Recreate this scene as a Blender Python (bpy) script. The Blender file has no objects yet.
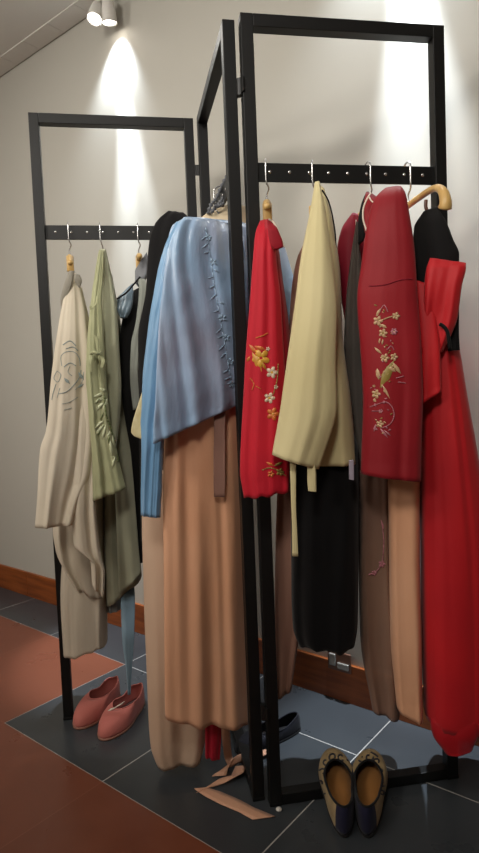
import bpy, bmesh, math, random
import numpy as np
from mathutils import Vector, Matrix
from mathutils.bvhtree import BVHTree
random.seed(4)
SC = bpy.context.scene
COL = SC.collection
PI = math.pi

# ------------------------------------------------------------------ camera
F = 599.2
CAM = np.array([0.0, 0.0, 1.08599])
CR = np.array([0.77617613, 0.62926054, -0.03977157])
CU = np.array([-0.00594329, 0.07037672, 0.99750278])
CF = np.array([-0.63048813, 0.77400148, -0.0583646])
CX, CY = 239.5, 426.5
cd = bpy.data.cameras.new('camera')
cam = bpy.data.objects.new('camera', cd)
COL.objects.link(cam)
cd.sensor_fit = 'HORIZONTAL'
cd.sensor_width = 36.0
cd.lens = F / 479 * 36.0
cd.clip_start = 0.05
m = Matrix.Identity(4)
for i in range(3):
    m[i][0] = CR[i]; m[i][1] = CU[i]; m[i][2] = -CF[i]; m[i][3] = CAM[i]
cam.matrix_world = m
SC.camera = cam

def ray(px, py):
    return CF * F + CR * (px - CX) - CU * (py - CY)

def on_floor(px, py, z=0.0):
    d = ray(px, py)
    return CAM + d * ((z - CAM[2]) / d[2])

def on_wall(px, py, y=1.78):
    d = ray(px, py)
    return CAM + d * (y / d[1])

def on_upright(px, py, ref, d=0.0):
    """point on the upright plane square to the sight line of ref, d metres behind it"""
    n = np.array([ref[0], ref[1]]); L = np.linalg.norm(n); n = n / L
    r = ray(px, py)
    return CAM + r * ((L + d) / (r[0] * n[0] + r[1] * n[1]))

# ------------------------------------------------------------------ materials
def lin(h):
    h = h.lstrip('#')
    c = [int(h[i:i + 2], 16) / 255 for i in (0, 2, 4)]
    return tuple(((x / 12.92) if x <= 0.04045 else ((x + 0.055) / 1.055) ** 2.4) for x in c)

def new_mat(name):
    mt = bpy.data.materials.new(name)
    mt.use_nodes = True
    nt = mt.node_tree
    b = nt.nodes['Principled BSDF']
    return mt, nt, b

def N(nt, t, **kw):
    n = nt.nodes.new(t)
    for k, v in kw.items():
        setattr(n, k, v)
    return n

def plain(name, col, rough=0.6, metal=0.0, spec=0.5, noise=0.06, nscale=30, bump=0.0):
    mt, nt, b = new_mat(name)
    c = lin(col)
    tc = N(nt, 'ShaderNodeTexCoord')
    nz = N(nt, 'ShaderNodeTexNoise'); nz.inputs['Scale'].default_value = nscale
    nt.links.new(tc.outputs['Object'], nz.inputs['Vector'])
    mx = N(nt, 'ShaderNodeMix', data_type='RGBA')
    mx.inputs[6].default_value = (*[x * (1 - noise) for x in c], 1)
    mx.inputs[7].default_value = (*[min(1, x * (1 + noise)) for x in c], 1)
    nt.links.new(nz.outputs['Fac'], mx.inputs[0])
    nt.links.new(mx.outputs[2], b.inputs['Base Color'])
    b.inputs['Roughness'].default_value = rough
    b.inputs['Metallic'].default_value = metal
    b.inputs['Specular IOR Level'].default_value = spec
    if bump:
        bp = N(nt, 'ShaderNodeBump'); bp.inputs['Strength'].default_value = bump
        bp.inputs['Distance'].default_value = 0.002
        nt.links.new(nz.outputs['Fac'], bp.inputs['Height'])
        nt.links.new(bp.outputs['Normal'], b.inputs['Normal'])
    return mt

def fabric(name, col, col2=None, rough=0.75, sheen=0.08, weave=900, bump=0.25, spec=0.25, alpha=1.0,
           blotch=3.0, mixbias=0.5, wrinkle=0.25, trans=0.0):
    """woven cloth: fine weave bump, soft wrinkles, slow colour drift, optional sheerness"""
    mt, nt, b = new_mat(name)
    c = lin(col); c2 = lin(col2) if col2 else tuple(min(1, x * 1.12) for x in c)
    tc = N(nt, 'ShaderNodeTexCoord')
    big = N(nt, 'ShaderNodeTexNoise'); big.inputs['Scale'].default_value = blotch
    big.inputs['Detail'].default_value = 3
    nt.links.new(tc.outputs['Object'], big.inputs['Vector'])
    rp = N(nt, 'ShaderNodeMapRange')
    rp.inputs['From Min'].default_value = mixbias - 0.18; rp.inputs['From Max'].default_value = mixbias + 0.18
    nt.links.new(big.outputs['Fac'], rp.inputs['Value'])
    mx = N(nt, 'ShaderNodeMix', data_type='RGBA')
    mx.inputs[6].default_value = (*c, 1); mx.inputs[7].default_value = (*c2, 1)
    nt.links.new(rp.outputs['Result'], mx.inputs[0])
    nt.links.new(mx.outputs[2], b.inputs['Base Color'])
    mp = N(nt, 'ShaderNodeMapping'); mp.inputs['Scale'].default_value = (1, 1, 0.35)
    nt.links.new(tc.outputs['Object'], mp.inputs['Vector'])
    wr = N(nt, 'ShaderNodeTexNoise'); wr.inputs['Scale'].default_value = 16; wr.inputs['Detail'].default_value = 4
    nt.links.new(mp.outputs['Vector'], wr.inputs['Vector'])
    wv = N(nt, 'ShaderNodeTexNoise'); wv.inputs['Scale'].default_value = weave
    nt.links.new(tc.outputs['Object'], wv.inputs['Vector'])
    b1 = N(nt, 'ShaderNodeBump'); b1.inputs['Strength'].default_value = wrinkle; b1.inputs['Distance'].default_value = 0.012
    nt.links.new(wr.outputs['Fac'], b1.inputs['Height'])
    b2 = N(nt, 'ShaderNodeBump'); b2.inputs['Strength'].default_value = bump; b2.inputs['Distance'].default_value = 0.0006
    nt.links.new(wv.outputs['Fac'], b2.inputs['Height'])
    nt.links.new(b1.outputs['Normal'], b2.inputs['Normal'])
    nt.links.new(b2.outputs['Normal'], b.inputs['Normal'])
    b.inputs['Roughness'].default_value = rough
    b.inputs['Specular IOR Level'].default_value = spec
    b.inputs['Sheen Weight'].default_value = sheen
    b.inputs['Sheen Roughness'].default_value = 0.5
    b.inputs['Alpha'].default_value = alpha
    if trans:
        out = nt.nodes['Material Output']
        tr = N(nt, 'ShaderNodeBsdfTranslucent')
        nt.links.new(mx.outputs[2], tr.inputs['Color'])
        ms = N(nt, 'ShaderNodeMixShader'); ms.inputs[0].default_value = trans
        nt.links.new(b.outputs[0], ms.inputs[1]); nt.links.new(tr.outputs[0], ms.inputs[2])
        nt.links.new(ms.outputs[0], out.inputs['Surface'])
    return mt

def wood(name, c1, c2, rough=0.4, scale=(6, 60, 60), rings=2.5):
    mt, nt, b = new_mat(name)
    tc = N(nt, 'ShaderNodeTexCoord')
    mp = N(nt, 'ShaderNodeMapping'); mp.inputs['Scale'].default_value = scale
    nt.links.new(tc.outputs['Object'], mp.inputs['Vector'])
    nz = N(nt, 'ShaderNodeTexNoise'); nz.inputs['Scale'].default_value = rings; nz.inputs['Detail'].default_value = 5
    nt.links.new(mp.outputs['Vector'], nz.inputs['Vector'])
    cr = N(nt, 'ShaderNodeValToRGB')
    cr.color_ramp.elements[0].position = 0.3; cr.color_ramp.elements[0].color = (*lin(c1), 1)
    cr.color_ramp.elements[1].position = 0.7; cr.color_ramp.elements[1].color = (*lin(c2), 1)
    nt.links.new(nz.outputs['Fac'], cr.inputs['Fac'])
    nt.links.new(cr.outputs['Color'], b.inputs['Base Color'])
    b.inputs['Roughness'].default_value = rough
    return mt

def emit(name, col, s):
    mt, nt, b = new_mat(name)
    b.inputs['Base Color'].default_value = (*lin(col), 1)
    b.inputs['Emission Color'].default_value = (*lin(col), 1)
    b.inputs['Emission Strength'].default_value = s
    return mt

# ------------------------------------------------------------------ object helpers
def obj(name, bm, mats, parent=None, smooth=True):
    me = bpy.data.meshes.new(name)
    bm.normal_update()
    bm.to_mesh(me); bm.free()
    for mt in (mats if isinstance(mats, (list, tuple)) else [mats]):
        me.materials.append(mt)
    if smooth:
        for p in me.polygons: p.use_smooth = True
    o = bpy.data.objects.new(name, me)
    COL.objects.link(o)
    if parent is not None:
        o.parent = parent
        o.matrix_parent_inverse = parent.matrix_world.inverted()
    return o

def tag(o, label, cat, group=None):
    o['label'] = label; o['category'] = cat
    if group: o['group'] = group
    return o

def thing(name, label, cat, loc=(0, 0, 0), group=None):
    o = bpy.data.objects.new(name, None)
    COL.objects.link(o)
    o.empty_display_size = 0.05
    o.location = loc
    o.matrix_world = Matrix.Translation(Vector(loc))
    return tag(o, label, cat, group)

def struct(o):
    o['kind'] = 'structure'
    return o

def add_box(bm, x0, x1, y0, y1, z0, z1, mtx=None, bevel=0.0):
    vs = [bm.verts.new((x, y, z)) for x in (x0, x1) for y in (y0, y1) for z in (z0, z1)]
    fs = [(0, 1, 3, 2), (4, 6, 7, 5), (0, 4, 5, 1), (2, 3, 7, 6), (0, 2, 6, 4), (1, 5, 7, 3)]
    faces = [bm.faces.new([vs[i] for i in f]) for f in fs]
    if bevel:
        es = list({e for f in faces for e in f.edges})
        r = bmesh.ops.bevel(bm, geom=es, offset=bevel, segments=2, affect='EDGES', profile=0.5)
        vs = list({v for f in r['faces'] for v in f.verts} | {v for v in vs if v.is_valid})
    if mtx is not None:
        bmesh.ops.transform(bm, matrix=mtx, verts=[v for v in vs if v.is_valid])
    return vs

def tube(bm, pts, r, seg=10, closed_ends=True, flat=None):
    """round (or flat=(rx, ry)) tube along a list of points"""
    pts = [Vector(p) for p in pts]
    rings = []
    prev = None
    for i, p in enumerate(pts):
        t = (pts[min(i + 1, len(pts) - 1)] - pts[max(i - 1, 0)]).normalized()
        if prev is None:
            a = Vector((0, 0, 1)) if abs(t.z) < 0.9 else Vector((1, 0, 0))
            nrm = t.cross(a).normalized()
        else:
            nrm = (prev - t * prev.dot(t)).normalized()
        prev = nrm
        bi = t.cross(nrm)
        rr = r[i] if isinstance(r, (list, tuple)) else r
        ring = []
        for k in range(seg):
            a = 2 * PI * k / seg
            if flat:
                ring.append(bm.verts.new(p + nrm * math.cos(a) * flat[0] + bi * math.sin(a) * flat[1]))
            else:
                ring.append(bm.verts.new(p + nrm * math.cos(a) * rr + bi * math.sin(a) * rr))
        rings.append(ring)
    for a, b in zip(rings[:-1], rings[1:]):
        for k in range(seg):
            bm.faces.new((a[k], a[(k + 1) % seg], b[(k + 1) % seg], b[k]))
    if closed_ends:
        bm.faces.new(rings[0][::-1]); bm.faces.new(rings[-1])
    return bm

def smooth_path(pts, n):
    """Catmull-Rom through the points"""
    P = np.array(pts, float); k = len(P)
    t = np.linspace(0, k - 1, n)
    out = []
    for u in t:
        i = min(int(u), k - 2); f = u - i
        p0 = P[max(i - 1, 0)]; p1 = P[i]; p2 = P[i + 1]; p3 = P[min(i + 2, k - 1)]
        out.append(0.5 * ((2 * p1) + (-p0 + p2) * f + (2 * p0 - 5 * p1 + 4 * p2 - p3) * f * f + (-p0 + 3 * p1 - 3 * p2 + p3) * f ** 3))
    return np.array(out)

def pchip(x, Y, xs):
    x = np.asarray(x, float); Y = np.asarray(Y, float)
    h = np.diff(x)[:, None]; dl = np.diff(Y, axis=0) / h
    d = np.zeros_like(Y)
    d[0] = dl[0]; d[-1] = dl[-1]
    for i in range(1, len(x) - 1):
        s = dl[i - 1] * dl[i]
        w1 = 2 * h[i] + h[i - 1]; w2 = h[i] + 2 * h[i - 1]
        with np.errstate(divide='ignore', invalid='ignore'):
            v = (w1 + w2) / (w1 / dl[i - 1] + w2 / dl[i])
        d[i] = np.where(s > 0, v, 0)
    out = []
    for u in xs:
        i = int(np.clip(np.searchsorted(x, u) - 1, 0, len(x) - 2))
        t = (u - x[i]) / h[i, 0]
        h00 = 2 * t ** 3 - 3 * t ** 2 + 1; h10 = t ** 3 - 2 * t ** 2 + t
        h01 = -2 * t ** 3 + 3 * t ** 2; h11 = t ** 3 - t ** 2
        out.append(h00 * Y[i] + h10 * h[i, 0] * d[i] + h01 * Y[i + 1] + h11 * h[i, 0] * d[i + 1])
    return np.array(out)

from mathutils import noise as mnoise

def loft(name, rows, ref, mat, parent, folds=((3, 1.0, 0.0),), amp=(0.0, 0.01), sharp=1.0, nr=70, ns=96, e=2.4,
         skew=0.0, wr=(0.002, 9.0, 0.5), thick=0.0016, cap_top=True, hemwave=0.0, seed=0, hem_band=True, back=0.0):
    """a hanging piece of cloth: closed tube of rings; rows = (xl, yl, xr, yr, depth, half thickness)
    describe its left and right border, its distance behind ref and its depth from top to hem"""
    R = np.array([(r[0], r[1], r[2], r[3], r[4], r[5]) for r in rows], float)
    mid = np.array([((r[0] + r[2]) / 2, (r[1] + r[3]) / 2) for r in rows])
    s = np.concatenate([[0], np.cumsum(np.maximum(np.linalg.norm(np.diff(mid, axis=0), axis=1), 1e-3))])
    s = s / s[-1]
    T = np.linspace(0, 1, nr)
    Q = pchip(s, R, T)
    v = np.array([ref[0], ref[1], 0.0]); v = v / np.linalg.norm(v)
    rng = random.Random(seed)
    ph = [rng.uniform(0, 6.28) for _ in folds]
    bm = bmesh.new(); rings = []
    so = rng.uniform(0, 50)
    for i, t in enumerate(T):
        xl, yl, xr, yr, d, th = Q[i]
        th *= 0.6
        bk = back * min(1.0, t * 5)
        L = on_upright(xl, yl, ref, d - skew); Rr = on_upright(xr, yr, ref, d + skew)
        c = (L + Rr) / 2 + v * (bk / 2); a = (Rr - L) / 2
        th += bk / 2
        if back: e = 2.4 + 2.2 * min(1.0, t * 5)
        A = amp[0] + (amp[1] - amp[0]) * t
        ring = []
        for k in range(ns):
            th_ = 2 * PI * k / ns
            co, si = math.cos(th_), math.sin(th_)
            ce = math.copysign(abs(co) ** (2 / e), co); se = math.copysign(abs(si) ** (2 / e), si)
            w = abs(si) ** 0.7
            f = 0.0
            for (n, wt, drift), p0 in zip(folds, ph):
                q = math.sin(PI * n * (ce + drift * t) + p0 + (1.7 if si < 0 else 0))
                f += wt * math.copysign(abs(q) ** sharp, q) * 0.45
                f += wt * 1.5 * mnoise.noise(Vector((n * (ce * 1.15 + drift * t) + p0 * 3, t * 0.9 + p0, (3.3 if si < 0 else 0.0) + n)))
            p = c + a * ce - v * (th * se)
            p = p - v * (A * f * w * (1 if si > 0 else -0.6))
            q3 = Vector((p[0] * wr[1] + so, p[1] * wr[1], p[2] * wr[1] * wr[2]))
            nz = mnoise.noise(q3) + 0.5 * mnoise.noise(q3 * 2.3)
            p = p - v * (wr[0] * nz * (1 if si > 0 else -1)) + a / max(np.linalg.norm(a), 1e-6) * (wr[0] * 0.6 * nz)
            if hem_band and t > 0.965:
                p = p - v * (0.0011 * (1 if si > 0 else -1)) * min(1, abs(si) * 3)
            if hemwave and t > 0.85:
                p = p + np.array([0, 0, 1.0]) * hemwave * ((t - 0.85) / 0.15) ** 2 * math.sin(PI * 3.1 * ce + ph[0] * 2)
            ring.append(bm.verts.new(p))
        rings.append(ring)
    for A_, B_ in zip(rings[:-1], rings[1:]):
        for k in range(ns):
            bm.faces.new((A_[k], A_[(k + 1) % ns], B_[(k + 1) % ns], B_[k]))
    if cap_top:
        bm.faces.new(rings[0])
    bmesh.ops.recalc_face_normals(bm, faces=bm.faces)
    o = obj(name, bm, mat, parent)
    sd = o.modifiers.new('thickness', 'SOLIDIFY'); sd.thickness = thick; sd.offset = -1
    return o

def bvh_of(*objs):
    out = []
    for o in objs:
        me = o.data
        mw = o.matrix_world
        out.append(BVHTree.FromPolygons([mw @ v.co for v in me.vertices], [tuple(p.vertices) for p in me.polygons]))
    return out

def hit(trees, px, py):
    d = Vector(ray(px, py)).normalized(); best = None
    for t in trees:
        h = t.ray_cast(Vector(CAM), d)
        if h[0] is not None and (best is None or h[3] < best[3]): best = h
    return best

def stitch(name, targets, shapes, mats, parent, lift=0.0022):
    """embroidery: raised thread shapes lying on the cloth; shapes = (outline points, material index)"""
    bpy.context.view_layer.update()
    trees = bvh_of(*targets)
    bm = bmesh.new()
    for pts, mi in shapes:
        cx = sum(p[0] for p in pts) / len(pts); cy = sum(p[1] for p in pts) / len(pts)
        c = hit(trees, cx, cy)
        if c is None: continue
        rim = []
        for p in pts:
            h = hit(trees, *p)
            if h is None or (h[0] - c[0]).length > 0.06: rim = None; break
            n = h[1] if h[1].dot(Vector(CF)) < 0 else -h[1]
            rim.append(h[0] + n * 0.0004)
        if not rim: continue
        n = c[1] if c[1].dot(Vector(CF)) < 0 else -c[1]
        vc = bm.verts.new(c[0] + n * (lift + 0.0006))
        top = [bm.verts.new(r * 0.88 + c[0] * 0.12 + n * lift) for r in rim]
        low = [bm.verts.new(r) for r in rim]
        k = len(rim)
        for i in range(k):
            for f in ((vc, top[i], top[(i + 1) % k]), (top[i], low[i], low[(i + 1) % k], top[(i + 1) % k])):
                fc = bm.faces.new(f); fc.material_index = mi
    bmesh.ops.recalc_face_normals(bm, faces=bm.faces)
    return obj(name, bm, mats, parent)

def petal_flower(cx, cy, r, n=5, mi=0, core=None, rot=0.0, squash=1.0):
    out = []
    for k in range(n):
        a = rot + 2 * PI * k / n
        px, py = cx + math.cos(a) * r * 0.58, cy + math.sin(a) * r * 0.58 * squash
        pts = []
        for j in range(9):
            b = 2 * PI * j / 9
            u, w = math.cos(b) * r * 0.46, math.sin(b) * r * 0.34
            pts.append((px + u * math.cos(a) - w * math.sin(a), py + (u * math.sin(a) + w * math.cos(a)) * squash))
        out.append((pts, mi))
    if core is not None:
        out.append(([(cx + math.cos(b) * r * .24, cy + math.sin(b) * r * .24) for b in np.linspace(0, 2 * PI, 8)[:-1]], core))
    return out

def leaf(x0, y0, x1, y1, w, mi=0):
    dx, dy = x1 - x0, y1 - y0; L = math.hypot(dx, dy) or 1
    nx, ny = -dy / L * w / 2, dx / L * w / 2
    return [([(x0, y0), (x0 + dx * .3 + nx * .8, y0 + dy * .3 + ny * .8), (x0 + dx * .6 + nx, y0 + dy * .6 + ny), (x1, y1),
              (x0 + dx * .6 - nx, y0 + dy * .6 - ny), (x0 + dx * .3 - nx * .8, y0 + dy * .3 - ny * .8)], mi)]

def stroke(pts, w, mi=0, n=None):
    P = smooth_path(pts, n or max(4, len(pts) * 4)); out = []
    for a, b in zip(P[:-1], P[1:]):
        d = b - a; L = np.linalg.norm(d) or 1; q = np.array([-d[1], d[0]]) / L * w / 2
        a2 = a - d / L * w * 0.15
        out.append(([tuple(a2 + q), tuple(b + q), tuple(b - q), tuple(a2 - q)], mi))
    return out

def tape(name, pts, width, mat, parent, thick=0.0018, n=40, side=None, sides=None):
    """a flat ribbon along points; sides = width direction at each point"""
    P = smooth_path(pts, n)
    if sides is not None: S = smooth_path(sides, n)
    else: S = np.tile(np.array(side, float), (n, 1))
    W = np.interp(np.linspace(0, 1, n), np.linspace(0, 1, len(width)), width) if isinstance(width, (list, tuple)) else np.full(n, width)
    bm = bmesh.new(); rows = []
    for i in range(n):
        s = S[i] / (np.linalg.norm(S[i]) or 1) * W[i] / 2
        rows.append([bm.verts.new(P[i] + s * k) for k in (-1, -.33, .33, 1)])
    for a, b in zip(rows[:-1], rows[1:]):
        for k in range(3): bm.faces.new((a[k], a[k + 1], b[k + 1], b[k]))
    o = obj(name, bm, mat, parent)
    sd = o.modifiers.new('thickness', 'SOLIDIFY'); sd.thickness = thick; sd.offset = 0
    return o

# ------------------------------------------------------------------ palette
M = {}
M['wall'] = plain('wall_paint', '#b3b0a7', rough=0.55, spec=0.3, noise=0.02, nscale=4, bump=0.02)
M['ceil'] = plain('ceiling_paint', '#d2cfc8', rough=0.8, noise=0.02, nscale=4)
M['black_metal'] = plain('black_powder_coat', '#0e0e0e', rough=0.45, spec=0.35, noise=0.08, nscale=200)
M['rivet'] = plain('bright_rivet_steel', '#d8d8d8', rough=0.22, metal=0.9)
M['chrome'] = plain('hook_steel', '#c9c9c9', rough=0.25, metal=0.85)
M['lampwhite'] = plain('white_enamel', '#d9d6d0', rough=0.35)
M['skirting'] = wood('skirting_wood', '#6e3515', '#9a5324', rough=0.4, scale=(1.2, 20, 14), rings=3)
M['hangerwood'] = wood('hanger_wood', '#c29a58', '#dcb876', rough=0.38, scale=(20, 20, 4), rings=2)
M['darkwood'] = plain('hanger_clip_brown', '#5a3220', rough=0.4)

def tile_floor():
    """half-metre tiles: a dark slate border along the wall, terracotta beyond it, pale joints"""
    mt, nt, b = new_mat('floor_tiles')
    T = 0.5235
    g = N(nt, 'ShaderNodeNewGeometry')
    sp = N(nt, 'ShaderNodeSeparateXYZ'); nt.links.new(g.outputs['Position'], sp.inputs[0])
    def mth(op, a, bb=None):
        n = N(nt, 'ShaderNodeMath', operation=op)
        for i, q in enumerate((a, bb)):
            if q is None: continue
            if isinstance(q, (int, float)): n.inputs[i].default_value = q
            else: nt.links.new(q, n.inputs[i])
        return n.outputs[0]
    gx = mth('DIVIDE', mth('SUBTRACT', sp.outputs['X'], -0.841), T)
    gy = mth('DIVIDE', mth('SUBTRACT', sp.outputs['Y'], 0.997), T)
    ix, iy = mth('FLOOR', gx), mth('FLOOR', gy)
    fx, fy = mth('FRACT', gx), mth('FRACT', gy)
    def edge(f):
        return mth('MINIMUM', f, mth('SUBTRACT', 1.0, f))
    joint = mth('LESS_THAN', mth('MINIMUM', edge(fx), edge(fy)), 0.0034)
    # dark where y>=1.521, or 0.997<=y<1.521 and x>-1.89
    d1 = mth('GREATER_THAN', sp.outputs['Y'], 1.5205)
    d2 = mth('MULTIPLY', mth('GREATER_THAN', sp.outputs['Y'], 0.997), mth('GREATER_THAN', sp.outputs['X'], -1.888))
    dark = mth('MAXIMUM', d1, d2)
    cb = N(nt, 'ShaderNodeCombineXYZ'); nt.links.new(ix, cb.inputs[0]); nt.links.new(iy, cb.inputs[1])
    wn = N(nt, 'ShaderNodeTexWhiteNoise'); nt.links.new(cb.outputs[0], wn.inputs[0])
    nz = N(nt, 'ShaderNodeTexNoise'); nz.inputs['Scale'].default_value = 7; nz.inputs['Detail'].default_value = 6
    nt.links.new(g.outputs['Position'], nz.inputs['Vector'])
    def two(c1, c2):
        mx = N(nt, 'ShaderNodeMix', data_type='RGBA')
        mx.inputs[6].default_value = (*lin(c1), 1); mx.inputs[7].default_value = (*lin(c2), 1)
        return mx
    av = mth('ADD', mth('MULTIPLY', wn.outputs['Value'], 0.35), mth('MULTIPLY', nz.outputs['Fac'], 0.65))
    tc_ = two('#713c2a', '#854b36'); nt.links.new(av, tc_.inputs[0])
    dk = two('#34373a', '#414549'); nt.links.new(av, dk.inputs[0])
    mx = N(nt, 'ShaderNodeMix', data_type='RGBA')
    nt.links.new(dark, mx.inputs[0]); nt.links.new(tc_.outputs[2], mx.inputs[6]); nt.links.new(dk.outputs[2], mx.inputs[7])
    # joints next to slate are pale grey, between terracotta tiles the same clay tone
    jc = N(nt, 'ShaderNodeMix', data_type='RGBA')
    jc.inputs[6].default_value = (*lin('#84503c'), 1); jc.inputs[7].default_value = (*lin('#a9a6a1'), 1)
    nt.links.new(dark, jc.inputs[0])
    fin = N(nt, 'ShaderNodeMix', data_type='RGBA')
    nt.links.new(joint, fin.inputs[0]); nt.links.new(mx.outputs[2], fin.inputs[6]); nt.links.new(jc.outputs[2], fin.inputs[7])
    nt.links.new(fin.outputs[2], b.inputs['Base Color'])
    rg = mth('ADD', 0.22, mth('MULTIPLY', nz.outputs['Fac'], 0.16))
    nt.links.new(rg, b.inputs['Roughness'])
    bp = N(nt, 'ShaderNodeBump'); bp.inputs['Strength'].default_value = 0.3; bp.inputs['Distance'].default_value = 0.002
    nt.links.new(mth('SUBTRACT', 1.0, joint), bp.inputs['Height']); nt.links.new(bp.outputs['Normal'], b.inputs['Normal'])
    return mt
M['floor'] = tile_floor()

# ------------------------------------------------------------------ room
X0, X1, Y0, Y1, ZC = -4.6, 2.4, -3.2, 1.78, 2.79
def box_obj(name, x0, x1, y0, y1, z0, z1, mt, bevel=0.0):
    bm = bmesh.new(); add_box(bm, x0, x1, y0, y1, z0, z1, bevel=bevel)
    return struct(obj(name, bm, mt, smooth=False))
box_obj('floor', X0 - .1, X1 + .1, Y0 - .1, Y1 + .1, -0.1, 0, M['floor'])
box_obj('ceiling', X0 - .1, X1 + .1, Y0 - .1, Y1 + .1, ZC, ZC + 0.1, M['ceil'])
box_obj('wall_back', X0 - .1, X1 + .1, Y1, Y1 + 0.1, 0, ZC, M['wall'])
box_obj('wall_left', X0 - .1, X0, Y0, Y1, 0, ZC, M['wall'])
box_obj('wall_right', X1, X1 + .1, Y0, Y1, 0, ZC, M['wall'])
box_obj('wall_front', X0 - .1, X1 + .1, Y0 - .1, Y0, 0, ZC, M['wall'])
bm = bmesh.new()
xx = X0
while xx < X1:
    add_box(bm, xx + .001, min(xx + 0.8, X1) - .001, Y1 - 0.014, Y1, 0.0, 0.135, bevel=0.002)
    xx += 0.8
struct(obj('baseboard_back', bm, M['skirting'], smooth=False))
bm = bmesh.new()
for k in range(35):
    xa = X0 + k * .2
    add_box(bm, xa + .0004, xa + .1996, Y1 - 0.10, Y1 - 0.006, ZC - 0.006, ZC, bevel=0.0015)
struct(obj('trim_1', bm, M['ceil'], smooth=False))

# ------------------------------------------------------------------ folding rack
H = 2.0
PL = [((-1.732, 1.123), (-1.384, 1.519)), ((-1.353, 1.548), (-0.946, 1.205)), ((-0.917, 1.191), (-0.566, 1.588))]
rack = thing('folding_rack', 'tall black three-panel folding metal rack holding the hanging robes', 'clothes rack', (-1.15, 1.36, 0))
TW = 0.031
ZB0, ZB1 = 1.604, 1.650
for pi_, (A, B) in enumerate(PL):
    y0, y1 = (0, TW) if pi_ == 1 else (-TW, 0)
    A = Vector((*A, 0)); B = Vector((*B, 0))
    u = (B - A).normalized(); nrm = Vector((u.y, -u.x, 0))
    W = (B - A).length
    mt = Matrix((( u.x, nrm.x, 0, A.x), (u.y, nrm.y, 0, A.y), (0, 0, 1, 0), (0, 0, 0, 1)))
    for x0 in (0, W - TW):
        bm = bmesh.new(); add_box(bm, x0, x0 + TW, y0, y1, 0.008, H, mt, bevel=0.0015)
        post = obj('post', bm, M['black_metal'], rack, smooth=False)
        bm = bmesh.new(); add_box(bm, x0 - .001, x0 + TW + .001, y0 - .001, y1 + .001, 0, 0.010, mt, bevel=0.002)
        obj('foot', bm, M['black_metal'], post, smooth=False)
    bm = bmesh.new(); add_box(bm, TW, W - TW, y0, y1, H - TW, H, mt, bevel=0.0015); obj('top_rail', bm, M['black_metal'], rack, smooth=False)
    bm = bmesh.new(); add_box(bm, TW, W - TW, y0, y1, 0.002, 0.030, mt, bevel=0.0015)
    if pi_ == 0: bm.free()
    else: obj('bottom_rail', bm, M['black_metal'], rack, smooth=False)
    bm = bmesh.new(); add_box(bm, TW, W - TW, (y0 + y1) / 2 - 0.003, (y0 + y1) / 2 + 0.003, ZB0, ZB1, mt, bevel=0.001)
    bar = obj('hook_bar', bm, M['black_metal'], rack, smooth=False)
    for k in range(9):
        xr = 0.062 + k * (W - 0.124) / 8
        bm = bmesh.new()
        bmesh.ops.create_uvsphere(bm, u_segments=12, v_segments=8, radius=0.0042)
        bmesh.ops.scale(bm, vec=(1, 0.6, 1), verts=bm.verts)
        bmesh.ops.transform(bm, matrix=mt @ Matrix.Translation((xr, (y0 + y1) / 2 + 0.0035, 1.628)), verts=bm.verts)
        obj('rivet', bm, M['rivet'], bar)
for (P, Q) in ((PL[0][1], PL[1][0]), (PL[1][1], PL[2][0])):
    c = Vector(((P[0] + Q[0]) / 2, (P[1] + Q[1]) / 2, 0))
    for z in (0.25, 1.83):
        bm = bmesh.new()
        bmesh.ops.create_cone(bm, cap_ends=True, segments=16, radius1=0.009, radius2=0.009, depth=0.04, matrix=Matrix.Translation(c + Vector((0, 0, z))))
        d = Vector((Q[0] - P[0], Q[1] - P[1], 0)).normalized(); n2 = Vector((d.y, -d.x, 0))
        mt = Matrix(((d.x, n2.x, 0, c.x), (d.y, n2.y, 0, c.y), (0, 0, 1, 0), (0, 0, 0, 1)))
        add_box(bm, -0.022, 0.022, -0.003, 0.003, z - 0.017, z + 0.017, mt, bevel=0.001)
        obj('hinge', bm, M['black_metal'], rack, smooth=False)

# ------------------------------------------------------------------ hangers
R1, R2, R3 = (-1.664, 1.201), (-1.597, 1.277), (-1.516, 1.369)
Q1, Q2, Q3, Q4 = (-.882, 1.23), (-.803, 1.32), (-.705, 1.431), (-.634, 1.512)
MB, MB2 = (-1.094, 1.317), (-1.19, 1.389)
AX, AXM = Vector((0.75, -0.66, 0)), Vector((-0.6, -0.8, 0))

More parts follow.
